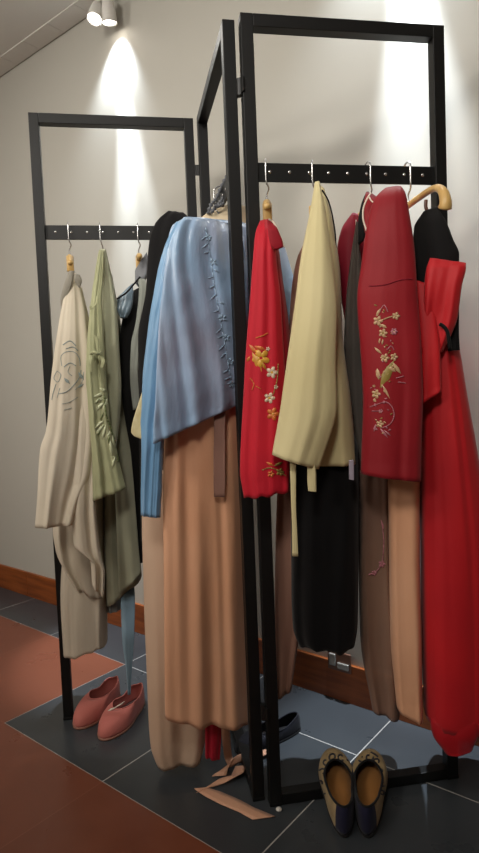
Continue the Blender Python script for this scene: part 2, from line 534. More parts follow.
def hanger(pt, ax, label, zneck=1.555, half=0.165, slope=0.05, mat='hangerwood', thick=0.0085, ahalf=None, group='wooden hangers on the rack'):
    p = Vector((pt[0], pt[1], 0))
    h = thing('clothes_hanger', label, 'hanger', (p.x, p.y, zneck), group)
    bm = bmesh.new()
    # arms: a bowed wooden bar, deeper in the middle
    pts = []; rr = []
    for k in range(25):
        s = -1 + 2 * k / 24
        pts.append(p + ax * (half * s) + Vector((0, 0, zneck - 0.012 - slope * abs(s) ** 1.6)))
        rr.append(thick * (1.25 - 0.35 * abs(s)))
    tube(bm, pts, rr, seg=12)
    bmesh.ops.scale(bm, vec=(1, 1, 1), verts=bm.verts)
    sd = Vector((-ax.y, ax.x, 0))
    fr = Matrix(((sd.x, ax.x, 0, p.x), (sd.y, ax.y, 0, p.y), (0, 0, 1, zneck), (0, 0, 0, 1)))
    add_box(bm, -.0115, .0115, -.006, .009, -.055, -.004, fr, bevel=.003)
    obj('arm', bm, M[mat], h)
    bm = bmesh.new()
    front = ax * 0.012
    side = Vector((-ax.y, ax.x, 0))
    path = [p + Vector((0, 0, zneck - 0.012)), p + Vector((0, 0, zneck + 0.014)), p + front * 0.6 + side * 0.006 + Vector((0, 0, zneck + 0.03)),
            p + front * 1.25 + Vector((0, 0, ZB0 - 0.004)), p + front * 1.3 + Vector((0, 0, ZB1 - 0.008)), p + front * 0.9 + Vector((0, 0, ZB1 + 0.004)),
            p + Vector((0, 0, ZB1 + 0.0095)) - ax * 0.004, p - front * 1.7 + Vector((0, 0, ZB1 + 0.004)), p - front * 2.2 + Vector((0, 0, ZB1 - 0.012)), p - front * 2.0 + Vector((0, 0, ZB0 + 0.01))]
    tube(bm, smooth_path(path, 44), 0.0021, seg=8)
    obj('hook', bm, M['chrome'], h)
    return h

def off(P, ax, k): return (P[0] + ax[0] * k, P[1] + ax[1] * k)
bar_c = 0.014
TOW = lambda P: -Vector((P[0], P[1], 0)).normalized()
hanger(off(R1, AX, -bar_c), TOW(R1), 'wooden hanger with the cream embroidered robe, leftmost on the rack')
hanger(off(R2, AX, -bar_c), TOW(R2), 'hanger holding the pale green jacket on the left panel', half=.09, slope=.07, zneck=1.545)
hanger(off(R3, AX, -bar_c), AX, 'wooden hanger with the black satin-trimmed dress on the left panel', slope=0.03)
hanger(off(MB, AXM, 0.014), AXM, 'hanger inside the blue satin robe on the middle panel', half=.12)
hanger(off(Q1, AX, -bar_c), TOW(Q1), 'wooden hanger at the neck of the bright red jacket')
hanger(off(Q2, AX, -bar_c), TOW(Q2), 'hanger inside the cream jacket on the right panel', half=.09, slope=.09, zneck=1.55)
hanger(off(Q3, AX, -bar_c), AX, 'hanger inside the dark red embroidered robe', slope=0.01)

# the big bare wooden hanger at the right end
p4 = Vector((*off(Q4, AX, -bar_c), 0))
hb = thing('clothes_hanger', 'broad wooden hanger with exposed shoulder, rightmost on the rack', 'hanger', (p4.x, p4.y, 1.56), 'wooden hangers on the rack')
bm = bmesh.new()
pts = [p4 + AX * a + Vector((0, 0, z)) for a, z in ((-0.17, 1.50), (-0.15, 1.53), (-0.08, 1.545), (0, 1.55), (0.06, 1.551), (0.12, 1.55), (0.155, 1.543), (0.18, 1.525), (0.19, 1.50), (0.185, 1.485))]
P = smooth_path(pts, 40)
rr = [0.008 + 0.008 * max(0, (i - 24) / 15) for i in range(40)]
rr[-1] = 0.011
tube(bm, P, rr, seg=14)
obj('arm', bm, M['hangerwood'], hb)
bm = bmesh.new()
path = [p4 + Vector((0, 0, 1.55)), p4 + Vector((0, 0, 1.575)), p4 + AX * .006 + Vector((.004, 0, 1.59)), p4 + AX * .016 + Vector((0, 0, ZB0)), p4 + AX * .016 + Vector((0, 0, ZB1 - .006)), p4 + AX * .010 + Vector((0, 0, ZB1 + .006)), p4 + Vector((0, 0, ZB1 + .010)), p4 - AX * .018 + Vector((0, 0, ZB1 + .004)), p4 - AX * .022 + Vector((0, 0, ZB0 + .01))]
tube(bm, smooth_path(path, 44), 0.0024, seg=8)
obj('hook', bm, M['chrome'], hb)
bm = bmesh.new()
cp = [on_upright(x, y, Q4, -0.13) for x, y in ((426, 200), (426, 208), (430, 213), (436, 210), (441, 205))]
tube(bm, smooth_path(cp, 18), 0.0042, seg=10)
ck = obj('clip', bm, M['darkwood'], hb); ck['label'] = 'dark brown inner clip of the hanger'

# ------------------------------------------------------------------ cloth palette
F_ = {}
F_['cream'] = fabric('cream_gauze', '#e3d9c6', '#d9cdb7', rough=0.8, alpha=0.93, trans=0.15)
F_['cream_sheer'] = fabric('cream_sheer', '#ded3c1', '#d4c8b4', rough=0.85, alpha=0.82, trans=0.2)
F_['creamgrey'] = fabric('cream_collar_grey', '#8c877c', rough=0.8)
F_['green'] = fabric('sage_green_cloth', '#abac86', '#9ea07c', rough=0.7, wrinkle=0.5)
F_['greenpale'] = fabric('pale_sage_cloth', '#b8b99d', '#abad92', rough=0.7)
F_['greygreen'] = fabric('grey_green_cloth', '#98967e', '#8b8b76', rough=0.75)
F_['greylining'] = fabric('grey_lining', '#7f8382', rough=0.6)
F_['black'] = fabric('black_cloth', '#131213', '#191818', rough=0.8, sheen=0.05, spec=0.15)
F_['blackvelvet'] = fabric('black_velvet', '#0c0b0c', '#111011', rough=0.9, sheen=0.08, spec=0.1)
F_['navysatin'] = fabric('blue_grey_satin', '#5c6f80', '#7f93a1', rough=0.3, spec=0.6)
F_['greystrip'] = fabric('grey_lapel', '#8c9088', rough=0.65)
F_['floral'] = fabric('cream_floral', '#cfc49c', '#c4b688', rough=0.7, blotch=60)
F_['bluesatin'] = fabric('blue_satin', '#7fabd0', '#6b97bd', rough=0.36, spec=0.6, sheen=0.1, wrinkle=0.5, blotch=3.0)
F_['bluemauve'] = fabric('iridescent_satin', '#8fc2ea', '#9a9db0', rough=0.27, spec=0.6, sheen=0.1, wrinkle=0.5, blotch=2.2)
F_['bluesash'] = fabric('blue_grey_sash', '#6d8494', '#7c929f', rough=0.55, alpha=0.92)
F_['peach'] = fabric('peach_satin', '#dba886', '#d19a76', rough=0.5, spec=0.4, sheen=0.08)
F_['peachpale'] = fabric('pale_peach_cloth', '#d9bca3', '#cfae93', rough=0.7, trans=0.15)
F_['mauvestrap'] = fabric('mauve_strap', '#7d5c50', rough=0.6)
F_['mauve'] = fabric('mauve_brown_gauze', '#96705f', '#8a6455', rough=0.75)
F_['red'] = fabric('bright_red_cloth', '#c0152a', '#b01025', rough=0.65, spec=0.3)
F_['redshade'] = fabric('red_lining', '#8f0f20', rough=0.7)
F_['darkred'] = fabric('dark_red_cloth', '#93101c', '#800c19', rough=0.6, spec=0.3)
F_['magenta'] = fabric('wine_red_cloth', '#8b1029', '#7a0d24', rough=0.6)
F_['reddress'] = fabric('scarlet_chiffon', '#bf141c', '#a80f1b', rough=0.6, spec=0.35, sheen=0.08)
F_['redchiffon'] = fabric('scarlet_overlay', '#b5121c', '#a00e1a', rough=0.6, alpha=0.85)
F_['creamjacket'] = fabric('buttery_cream_cloth', '#d3c79a', '#c9bc8d', rough=0.75)
F_['white'] = fabric('white_piping', '#e2d6c6', rough=0.7)
F_['smoke'] = fabric('smoke_grey_gauze', '#4f4b46', '#5a5049', rough=0.7, alpha=0.96)
F_['smokebrown'] = fabric('sheer_brown_gauze', '#8d6e5c', '#7d6052', rough=0.65, alpha=0.8)
F_['lavender'] = fabric('grey_lavender_tie', '#8d8490', rough=0.7)
F_['beige'] = fabric('beige_cloth', '#cdbb9d', rough=0.75)
F_['charcoal'] = fabric('charcoal_ruffle', '#55575c', '#6d7076', rough=0.45, spec=0.5)
F_['crimson'] = fabric('crimson_cloth', '#a01328', rough=0.65)
F_['navydark'] = fabric('midnight_cloth', '#16161f', rough=0.8)
F_['ribbon'] = fabric('peach_ribbon', '#d3a283', '#c8957a', rough=0.55)
T_ = {k: plain('thread_' + k, c, rough=0.45, noise=0.15, nscale=300) for k, c in dict(
    bluegrey='#87928f', palegreen='#c6cba6', deepgreen='#6f7a4c', gold='#c48a34', yellow='#cf9c38', white='#cdb9a0', orange='#c4692c',
    beige='#c4a17a', pink='#d98080', olive='#94803f', silver='#8fa9c0', rose='#b0707a', dark='#2c2a30').items()}

# ------------------------------------------------------------------ left panel garments
g = thing('cream_robe', 'cream gauze robe with blue-grey line embroidery, leftmost garment on the rack', 'robe', (R1[0], R1[1], 0.2))
under = loft('underskirt', [(66, 470, 104, 470, -.02, .05), (62, 560, 106, 560, -.02, .07), (60, 600, 108, 600, -.02, .075), (63, 656, 108, 641, -.02, .08)], R1, F_['cream_sheer'], g, back=0.18,
     folds=((2.2, 1, .3), (5, .35, 0)), amp=(.004, .012), seed=3, hemwave=.004)
body = loft('robe_body', [(66, 285, 82, 288, .02, .05), (66, 330, 92, 330, 0, .07), (58, 400, 100, 400, -.03, .08), (55, 480, 103, 470, -.04, .08), (52, 530, 104, 545, -.05, .08), (55, 552, 106, 575, -.05, .075), (75, 588, 104, 599, -.05, .05)], R1, F_['cream'], g, back=0.2,
     folds=((2, 1, .4), (4.3, .4, 0)), amp=(.003, .014), seed=5)
slv = loft('sleeve', [(69, 272, 77, 274, -.03, .015), (63, 300, 83, 300, -.10, .03), (57, 335, 88, 335, -.17, .04), (52, 370, 92, 370, -.19, .045), (46, 430, 94, 430, -.20, .05), (40, 450, 91, 470, -.20, .05), (37, 500, 78, 505, -.20, .05), (35, 527, 73, 524, -.20, .05)], R1, F_['cream'], g,
     folds=((1.6, 1, .3), (3.7, .5, 0)), amp=(.002, .012), seed=8)
panel = loft('front_panel', [(76, 385, 93, 385, -.185, .02), (74, 430, 95, 430, -.2, .03), (72, 500, 95, 490, -.2, .03), (74, 545, 101, 555, -.2, .03), (90, 560, 105, 572, -.19, .03), (92, 585, 104, 597, -.18, .02)], R1, F_['cream'], g,
     folds=((1.4, 1, .2), (3, .4, .4)), amp=(.002, .010), seed=12)
col = loft('collar', [(69, 271, 75, 271, -.06, .010), (63, 287, 71, 288, -.09, .014), (60.5, 300, 66, 300, -.10, .010), (61, 309, 62.5, 308, -.10, .006)], R1, F_['creamgrey'], g, amp=(0, 0), nr=30, ns=40)
col['label'] = 'folded grey-beige collar'
tab = loft('collar_tab', [(74, 274, 80, 275, -.115, .006), (74, 279, 82, 281, -.12, .008), (78, 286, 80, 288, -.12, .005)], R1, F_['creamgrey'], g, amp=(0, 0), nr=20, ns=32)
sh = []
sh += stroke([(63, 345), (70, 341), (76, 346)], 0.96, 0) + stroke([(66, 349), (73, 347), (78, 351)], 0.84, 0)
sh += stroke([(62, 366), (61, 357), (66, 352), (74, 352), (79, 358), (80, 366)], 0.60, 0)
sh += stroke([(64, 367), (70, 363), (76, 366)], 0.90, 0) + stroke([(70, 366), (68, 372), (72, 376)], 0.54, 0)
sh += stroke([(81, 370), (79, 378), (73, 386), (66, 392), (58, 394)], 0.78, 0) + stroke([(84, 372), (82, 382), (75, 390)], 0.54, 0)
sh += stroke([(57, 371), (54, 378), (58, 382), (61, 375), (57, 371)], 0.54, 0) + stroke([(56, 384), (53, 394), (52, 400)], 0.60, 0) + stroke([(60, 388), (57, 398)], 0.48, 0)
sh += stroke([(62, 404), (70, 402), (78, 397)], 0.48, 0) + stroke([(64, 410), (72, 408)], 0.42, 0)
sh += leaf(78, 372, 84, 380, 3, 0) + leaf(64, 378, 70, 384, 3, 0) + leaf(77, 388, 84, 384, 2.5, 0)
stitch('embroidery', [slv, body, panel], sh, [T_['bluegrey']], g, lift=.001)

g = thing('grey_green_gown', 'long plain grey-green gown hanging behind the sage green jacket', 'gown', (R2[0], R2[1], 0.3))
loft('gown_body', [(104, 275, 112, 275, .03, .03), (105, 330, 122, 330, .02, .05), (104, 400, 127, 400, .0, .06), (103, 470, 133, 470, -.02, .07), (103, 540, 139, 540, -.02, .08), (106, 605, 142, 575, -.02, .08)], R2, F_['greygreen'], g, back=0.18,
     folds=((2.3, 1, .25), (5, .3, 0)), amp=(.004, .014), seed=21)
loft('front_panel', [(106, 380, 122, 380, -.07, .015), (114, 470, 132, 466, -.105, .02), (117, 540, 138, 540, -.115, .03), (119, 594, 141, 573, -.115, .03)], R2, F_['greygreen'], g, folds=((1.2, 1, .2),), amp=(.002, .008), seed=23)
ln = loft('lining_hem', [(105, 590, 122, 588, -.0, .05), (106, 611, 121, 608, -.0, .05)], R2, F_['greylining'], g, amp=(.002, .004), nr=16)
ln['label'] = 'grey lining strip below the hem'

g = thing('green_jacket', 'sage green jacket with tied belt and bamboo-leaf embroidery, second garment from left', 'jacket', (R2[0], R2[1], 0.6))
b1 = loft('jacket_body', [(100, 249, 106, 250, -.03, .014), (102, 275, 112, 275, -.09, .03), (101, 310, 118, 310, -.13, .04), (100, 350, 120, 350, -.15, .05), (100, 390, 122, 388, -.15, .05), (101, 430, 120, 420, -.15, .045), (103, 470, 116, 450, -.15, .04)], R2, F_['greenpale'], g, back=0.25,
     folds=((1.3, 1, .1), (3, .3, 0)), amp=(.002, .008), seed=31)
s1 = loft('sleeve', [(99, 250, 104, 251, -.05, .010), (96, 265, 104, 268, -.11, .022), (91, 300, 102, 300, -.17, .032), (88, 330, 104, 330, -.19, .038), (86, 370, 106, 370, -.2, .042), (89, 420, 110, 420, -.205, .042), (92, 460, 118, 455, -.205, .042), (93, 500, 126, 488, -.205, .042)], R2, F_['green'], g,
     folds=((1.5, 1, .5), (3.6, .6, -.4)), amp=(.002, .008), wr=(.003, 16, .8), seed=33)
sh = []
for x0, y0, x1, y1, w in ((106, 392, 93, 397, 3), (106, 396, 94, 403, 3), (105, 400, 96, 411, 3), (107, 398, 103, 413, 3), (108, 392, 99, 388, 2.6), (104, 420, 95, 428, 3), (104, 424, 94, 437, 3), (106, 424, 102, 440, 3),
                         (112, 428, 106, 440, 3), (112, 434, 115, 448, 3), (110, 440, 112, 456, 3), (116, 446, 120, 458, 3), (115, 456, 112, 468, 2.5)):
    sh += leaf(x0, y0, x1, y1, w, 0)
for x0, y0, x1, y1, w in ((101, 396, 96, 404, 1.5), (101, 428, 98, 436, 1.6), (110, 434, 108, 444, 1.6), (104, 412, 100, 420, 1.6)):
    sh += leaf(x0, y0, x1, y1, w, 1)
sh += stroke([(104, 396), (106, 415), (111, 430), (116, 448), (118, 462)], 1.2, 1)
stitch('embroidery', [b1, s1], sh, [T_['palegreen'], T_['deepgreen']], g)
# belt: knot, two bows, two tails
pk = lambda x, y, d=-.236: on_upright(x, y, R2, d)
bm = bmesh.new(); tube(bm, smooth_path([pk(90, 354), pk(94, 352, -.255), pk(98, 354, -.255), pk(101, 352)], 16), [.002, .003, .003, .004, .004, .005, .005, .005, .005, .005, .004, .004, .004, .003, .003, .002], seg=10)
kn = obj('belt_knot', bm, F_['green'], g)
up = np.array([0.0, 0, 1.0]); rt = CR
tape('belt_tail', [pk(98, 353), pk(97, 340, -.235), pk(94, 335, -.235)], [.004, .012, .004], F_['green'], kn, side=rt, n=16)
tape('belt_tail', [pk(92, 354), pk(90, 362, -.25), pk(91, 372, -.25)], [.008, .012, .010], F_['green'], kn, side=rt, n=16)
tape('belt_tail', [pk(99, 354), pk(103, 360, -.25), pk(102, 368, -.25)], [.008, .012, .008], F_['green'], kn, side=rt, n=16)
tape('side_tie', [pk(97, 296, -.205), pk(96, 304, -.215), pk(92, 309, -.215), pk(90, 306, -.215)], [.008, .010, .009, .007], F_['green'], g, side=rt * .6 + up * .6, n=18)

g = thing('black_dress', 'black dress with slate-blue satin shoulder and grey lapel, beside the green jacket', 'dress', (R3[0], R3[1], 0.6))
loft('dress_body', [(131, 292, 146, 285, -.03, .02), (122, 318, 150, 318, -.05, .04), (118, 350, 152, 350, -.06, .05), (121, 400, 152, 400, -.07, .06), (127, 450, 152, 450, -.07, .06), (132, 520, 152, 520, -.06, .06), (136, 560, 152, 560, -.06, .05)], R3, F_['black'], g, back=0.12,
     folds=((2, 1, .3),), amp=(.003, .01), seed=41)
s_ = loft('satin_shoulder', [(117, 298, 133, 283, -.1, .008), (117, 303, 133, 297, -.105, .015), (117, 310, 130, 312, -.11, .018), (120, 318, 126, 318, -.11, .012)], R3, F_['navysatin'], g, folds=((2, 1, .5),), amp=(.001, .004), nr=30, ns=48, seed=43)
s_['label'] = 'slate-blue satin shoulder drape'
bm = bmesh.new(); tube(bm, smooth_path([on_upright(117, 299, R3, -.12), on_upright(126, 293, R3, -.13), on_upright(134, 284, R3, -.13), on_upright(140, 277, R3, -.12)], 20), .0028, seg=8)
obj('black_piping', bm, F_['black'], g)
l_ = loft('lapel', [(137, 279, 145, 279, -.12, .008), (139, 288, 147, 290, -.13, .010), (136, 320, 146, 312, -.135, .012), (131, 345, 142, 340, -.135, .012), (130, 375, 138, 370, -.135, .012), (133, 410, 140, 408, -.13, .010)], R3, F_['greystrip'], g, folds=((1.2, 1, .4),), amp=(.001, .004), nr=40, ns=48, seed=45)
l_['label'] = 'grey-green hanging lapel strip'
c_ = loft('silver_collar', [(140, 262, 147, 252, -.09, .008), (135, 272, 149, 264, -.1, .012), (135, 282, 148, 274, -.105, .012), (138, 287, 144, 284, -.1, .006)], R3, F_['charcoal'], g, folds=((2, 1, .2),), amp=(.001, .004), nr=24, ns=40, seed=46)
c_['label'] = 'crumpled silver-grey collar'

l_ = loft('sash', [(122, 540, 131, 540, -.0, .012), (121, 585, 134, 580, -.03, .012), (121, 605, 135, 603, -.08, .012), (122, 640, 134, 640, -.12, .011), (126, 670, 132, 670, -.12, .009), (127.5, 694, 130.5, 694, -.12, .005)], R3, F_['bluesash'], g, folds=((1.6, 1, .2),), amp=(.003, .004), nr=50, ns=48, seed=47); l_['label'] = 'narrow blue-grey sash hanging down to the right pink shoe'

# ------------------------------------------------------------------ middle panel garments
MR = (-1.13, 1.30)
tag(loft('black_coat', [(168, 211, 184, 213, -.02, .01), (156, 222, 188, 217, -.02, .03), (149, 245, 192, 240, -.02, .05), (146, 290, 192, 290, -.02, .05), (138, 340, 190, 340, -.02, .05), (139, 400, 188, 400, -.02, .05), (140, 480, 186, 480, -.02, .05), (141, 540, 184, 540, -.02, .05)], MR, F_['black'], None,
     folds=((2, 1, .3),), amp=(.002, .008), seed=51, skew=.0), 'black coat with a rounded shoulder, showing left of the blue robe', 'coat')
tag(loft('floral_blouse', [(146, 380, 166, 380, -.125, .008), (140, 398, 166, 398, -.13, .012), (131, 432, 166, 440, -.13, .014), (134, 436, 166, 449, -.13, .012)], MR, F_['floral'], None, folds=((1.3, 1, .2),), amp=(.001, .004), nr=30, ns=48, seed=52),
    'cream floral cloth corner poking out left of the blue sleeve', 'blouse')

g = thing('blue_satin_robe', 'shiny pale blue satin robe with wide sleeves, on the middle panel', 'robe', (MR[0], MR[1], 0.6))
fs = loft('far_sleeve', [(176, 222, 188, 224, -.15, .012), (165, 245, 186, 250, -.17, .02), (154, 290, 182, 290, -.18, .03), (147, 335, 180, 335, -.18, .035), (142, 390, 172, 390, -.18, .035), (141, 440, 164, 440, -.18, .03), (141, 515, 161, 517, -.18, .028)], MR, F_['bluesatin'], g,
     folds=((1.5, 1, .5), (3.3, .5, .8)), amp=(.002, .010), wr=(.004, 12, .8), seed=55)
bb = loft('robe_body', [(186, 217, 262, 224, -.04, .012), (172, 226, 276, 232, -.04, .03), (166, 255, 287, 255, -.04, .04), (166, 300, 297, 300, -.035, .04), (168, 350, 292, 345, -.03, .04), (170, 395, 280, 390, -.03, .03)], MR, F_['bluemauve'], g,
     folds=((2.2, 1, .8), (5, .4, 1.0)), amp=(.003, .008), skew=.06, wr=(.004, 10, .9), seed=57)
ws = loft('wide_sleeve', [(184, 218, 240, 225, -.13, .008), (176, 228, 244, 236, -.145, .018), (166, 262, 246, 266, -.155, .026), (161, 310, 246, 310, -.16, .028), (158, 350, 245, 350, -.16, .028), (156, 400, 242, 388, -.165, .028), (154, 425, 239, 400, -.165, .026), (154, 444, 235, 406, -.165, .026)], MR, F_['bluemauve'], g,
     folds=((1.4, 1, -.9), (3.1, .7, -1.1), (6, .3, -.9)), amp=(.009, .016), skew=.06, wr=(.006, 9, .9), seed=59)
sh = []
rg = random.Random(5)
for (x, y, r) in ((213, 262, 3.5), (222, 318, 4), (226, 338, 4), (230, 362, 4), (231, 384, 3.5), (208, 238, 3.5)):
    sh += petal_flower(x, y, r, 5, 0, rot=rg.uniform(0, 1))
sh += stroke([(205, 228), (210, 255), (215, 290), (222, 330), (229, 372), (232, 388)], .8, 0)
for k in range(18):
    y = 235 + k * 8.4; x = 206 + (y - 228) * .16
    sh += leaf(x, y, x + rg.choice((-7, 7)), y + rg.uniform(1, 7), 1.8, 0)
stitch('embroidery', [ws, bb], sh, [T_['silver']], g, lift=.0028)

tag(loft('pale_peach_gown', [(143, 470, 195, 470, -.05, .03), (142, 515, 200, 515, -.05, .05), (144, 600, 204, 600, -.05, .06), (148, 700, 208, 700, -.05, .07), (151, 745, 206, 735, -.05, .07), (157, 762, 201, 759, -.05, .06)], MR, F_['peachpale'], None,
     folds=((1.2, 1, .1), (3, .25, 0)), amp=(.003, .012), seed=61), 'long pale peach gown reaching almost to the floor, left of the pleated skirt', 'gown')
g = thing('peach_skirt', 'peach satin pleated skirt below the blue robe', 'skirt', (MR[0], MR[1], 0.15))
loft('skirt', [(176, 385, 232, 375, -.09, .02), (165, 425, 237, 410, -.10, .03), (163, 500, 241, 500, -.12, .05), (164, 600, 244, 600, -.14, .06), (165, 716, 248, 724, -.15, .06)], MR, F_['peach'], g,
     folds=((2.1, 1, .08), (4.6, .5, -.05)), amp=(.007, .010), ns=160, skew=.04, seed=64, hemwave=.002, wr=(.0015, 8, .4))
st = loft('waist_strap', [(214, 395, 226, 394, -.125, .002), (214, 450, 225, 450, -.140, .002), (214, 497, 225, 497, -.150, .002)], MR, F_['mauvestrap'], g, amp=(0, 0), nr=24, ns=24)
st['label'] = 'flat mauve strap hanging from the waist'
tag(loft('crimson_skirt', [(204, 690, 222, 690, -.10, .03), (205, 725, 222, 725, -.10, .03), (205, 755, 220, 758, -.10, .03)], MR, F_['crimson'], None, folds=((2, 1, .2),), amp=(.003, .006), nr=30, ns=48, seed=66), 'crimson skirt hem peeking out under the peach pleated skirt', 'skirt')
tag(loft('beige_robe', [(226, 205, 240, 205, .0, .012), (206, 214, 250, 208, .0, .03), (196, 225, 255, 222, .0, .045), (190, 300, 260, 300, .02, .05), (190, 380, 250, 380, .02, .05)], MR, F_['beige'], None, folds=((1.5, 1, .2),), amp=(.002, .006), seed=67),
    'beige robe with only its shoulder showing above the blue robe', 'robe')
g = thing('ruffled_strap', 'charcoal ruffled cloth straps bunched above the beige shoulder', 'scarf', (MR[0], MR[1], 1.5))
for k, (pts, w) in enumerate(((((208, 214), (211, 205), (216, 199), (221, 188), (226, 178), (232, 172)), .022), (((211, 213), (216, 207), (222, 200), (226, 190), (233, 184)), .020), (((214, 206), (221, 205), (227, 199), (234, 194)), .018))):
    P0 = [on_upright(x, y, MR, -.02 - .012 * k) for x, y in pts]
    bm = bmesh.new(); Pp = smooth_path(P0, 48)
    rr = [w * (.22 + .10 * math.sin(i * 1.5 + k)) for i in range(48)]
    tube(bm, Pp, rr, seg=12)
    obj('strap', bm, F_['charcoal'], g)

# peach ribbon trailing on the floor
g = thing('peach_ribbon', 'twisted peach sash ribbon trailing down onto the dark tiles', 'ribbon', tuple(on_floor(240, 790)))
def FP(x, y, z): return on_floor(x, y, z)
U3 = np.array([0, 0, 1.0])
def along(pts, w, flat=1.0):
    return pts
a = on_upright(225, 716, MR, -.12); b = on_upright(229, 745, MR, -.2)
tape('ribbon', [a, on_upright(226, 735, MR, -.13), FP(228, 755, .03), FP(231, 764, .012)], [.024, .026, .026, .022], F_['ribbon'], g, side=CR * .8 + CF * .5, n=24)
tape('ribbon', [FP(269, 753, .014), FP(262, 752, .012), FP(248, 757, .014), FP(232, 762, .022), FP(222, 770, .016), FP(219, 776, .006)], [0.041, 0.046, 0.049, 0.049, 0.043, 0.041], F_['ribbon'], g, sides=[(.35, .9, .1), (.35, .9, .1), (.3, .9, .25), (.1, .9, .4), (.5, .6, .3), (.8, .5, .1)], n=40)
tape('ribbon', [FP(240, 766, .012), FP(236, 776, .016), FP(226, 780, .010), FP(212, 784, .008), FP(203, 790, .006)], [0.027, 0.041, 0.049, 0.049, 0.041], F_['ribbon'], g, sides=[(.8, .3, .2), (.5, .8, .2), (.3, .9, .2), (.2, 1, .1), (.4, 1, 0)], n=40)
tape('ribbon', [FP(200, 788, .005), FP(213, 794, .004), FP(230, 802, .004), FP(247, 810, .003), FP(264, 818, .003)], [0.032, 0.046, 0.051, 0.041, 0.059], F_['ribbon'], g, sides=[(.75, .75, 0), (.6, .9, 0), (.6, .9, 0), (.55, .9, 0), (.75, .8, 0)], n=40)

# ------------------------------------------------------------------ right panel garments
g = thing('red_jacket', 'bright red jacket with yellow and white flower embroidery, beside the rack corner', 'jacket', (Q1[0], Q1[1], 0.6))
rb = loft('jacket_body', [(260, 228, 276, 228, -.02, .03), (258, 260, 281, 262, -.04, .05), (256, 330, 290, 330, -.05, .055), (255, 400, 296, 400, -.05, .055), (256, 470, 296, 470, -.05, .05)], Q1, F_['redshade'], g, back=0.22, folds=((2, 1, .3),), amp=(.002, .006), seed=71)
rs = loft('sleeve', [(260, 221, 270, 219, -.06, .012), (256, 232, 275, 228, -.085, .026), (253, 260, 277, 262, -.10, .04), (250, 300, 281, 300, -.10, .045), (246, 350, 284, 350, -.10, .048), (243, 400, 287, 400, -.10, .05), (240, 470, 289, 462, -.10, .052), (244, 498, 289, 491, -.10, .05)], Q1, F_['red'], g,
     folds=((1.3, 1, .25), (2.9, .4, .1)), amp=(.002, .009), seed=73, hemwave=.003)
cl = loft('collar_flap', [(267, 220, 273, 220, -.10, .006), (268, 232, 279, 232, -.12, .012), (271, 246, 283, 244, -.12, .010), (275, 250, 283, 247, -.12, .006)], Q1, F_['redshade'], g, amp=(0, 0), nr=24, ns=40)
bm = bmesh.new(); tube(bm, smooth_path([on_upright(x, y, Q1, -.115) for x, y in ((269, 219), (274, 223), (279, 233), (284, 247))], 20), .0022, seg=8)
pp = obj('collar_piping', bm, F_['white'], g); pp['label'] = 'thin cream piping'
sh = []
sh += petal_flower(261, 358, 9, 5, 1, rot=.4) + leaf(252, 352, 262, 372, 6, 0) + leaf(254, 346, 266, 350, 4, 2) + leaf(262, 362, 266, 370, 3, 0)
sh += leaf(249, 344, 257, 354, 4, 2) + leaf(250, 356, 247, 362, 3, 2) + stroke([(256, 338), (262, 336), (268, 333)], 1.2, 2)
sh += petal_flower(272, 372.5, 6, 5, 3, 1) + petal_flower(269.5, 398, 5.5, 5, 3, 1) + petal_flower(273, 414, 6.5, 5, 2, 0) + petal_flower(268, 349, 2.2, 5, 3) + petal_flower(276, 387, 2.2, 5, 3)
sh += stroke([(250, 378), (254, 384), (252, 390)], .9, 2) + stroke([(256, 386), (261, 389)], .8, 2) + stroke([(278, 364), (277, 380), (273, 395)], .8, 4)
stitch('embroidery', [rs, rb], sh, [T_['gold'], T_['yellow'], T_['orange'], T_['white'], T_['olive']], g, lift=.0011)
sh = leaf(266, 462, 274, 466, 3, 2) + leaf(274, 466, 283, 462, 3, 4) + petal_flower(280, 472, 4, 5, 4) + petal_flower(271, 474, 3.5, 5, 2) + stroke([(262, 470), (272, 468), (286, 476)], .9, 4)
stitch('embroidery', [rs, rb], sh, [T_['gold'], T_['yellow'], T_['orange'], T_['white'], T_['olive']], g, lift=.0011)

tag(loft('mauve_gown', [(304, 243, 309, 243, .0, .01), (297, 258, 316, 258, .0, .03), (292, 285, 318, 285, .0, .04), (289, 330, 318, 330, .0, .05), (284, 420, 316, 420, .02, .05), (277, 500, 312, 500, .03, .05), (275, 600, 304, 600, .03, .05), (276, 696, 292, 688, .03, .04)], Q2, F_['mauve'], None,
     folds=((1.6, 1, .2),), amp=(.003, .008), seed=75), 'mauve-brown gown showing between the red jacket and the cream jacket', 'gown')

g = thing('cream_jacket', 'buttery cream cross-collar jacket with hanging ties, on the right panel', 'jacket', (Q2[0], Q2[1], 0.7))
cb = loft('jacket_body', [(316, 184, 325, 190, -.02, .02), (312, 215, 334, 222, -.05, .035), (305, 270, 341, 275, -.08, .05), (304, 330, 343, 330, -.10, .055), (304, 400, 352, 398, -.10, .055), (305, 465, 358, 464, -.10, .05)], Q2, F_['creamjacket'], g, back=0.25,
     folds=((1.5, 1, .2), (3.2, .3, 0)), amp=(.002, .007), seed=77)
cs = loft('sleeve', [(315, 182, 320, 182, -.06, .010), (309, 215, 326, 215, -.12, .022), (300, 262, 333, 265, -.165, .036), (294, 310, 337, 310, -.18, .042), (287, 360, 336, 360, -.185, .045), (280, 410, 337, 405, -.185, .046), (272, 454, 319, 469, -.185, .046)], Q2, F_['creamjacket'], g,
     folds=((1.2, 1, .35), (2.8, .35, .2)), amp=(.002, .009), seed=79)
bm = bmesh.new(); tube(bm, smooth_path([on_upright(x, y, Q2, -.07) for x, y in ((322, 190), (328, 200), (332, 214), (335, 232), (336, 250))], 24), .0018, seg=8)
o = obj('neck_piping', bm, F_['black'], g); o['label'] = 'thin black piping at the neck'
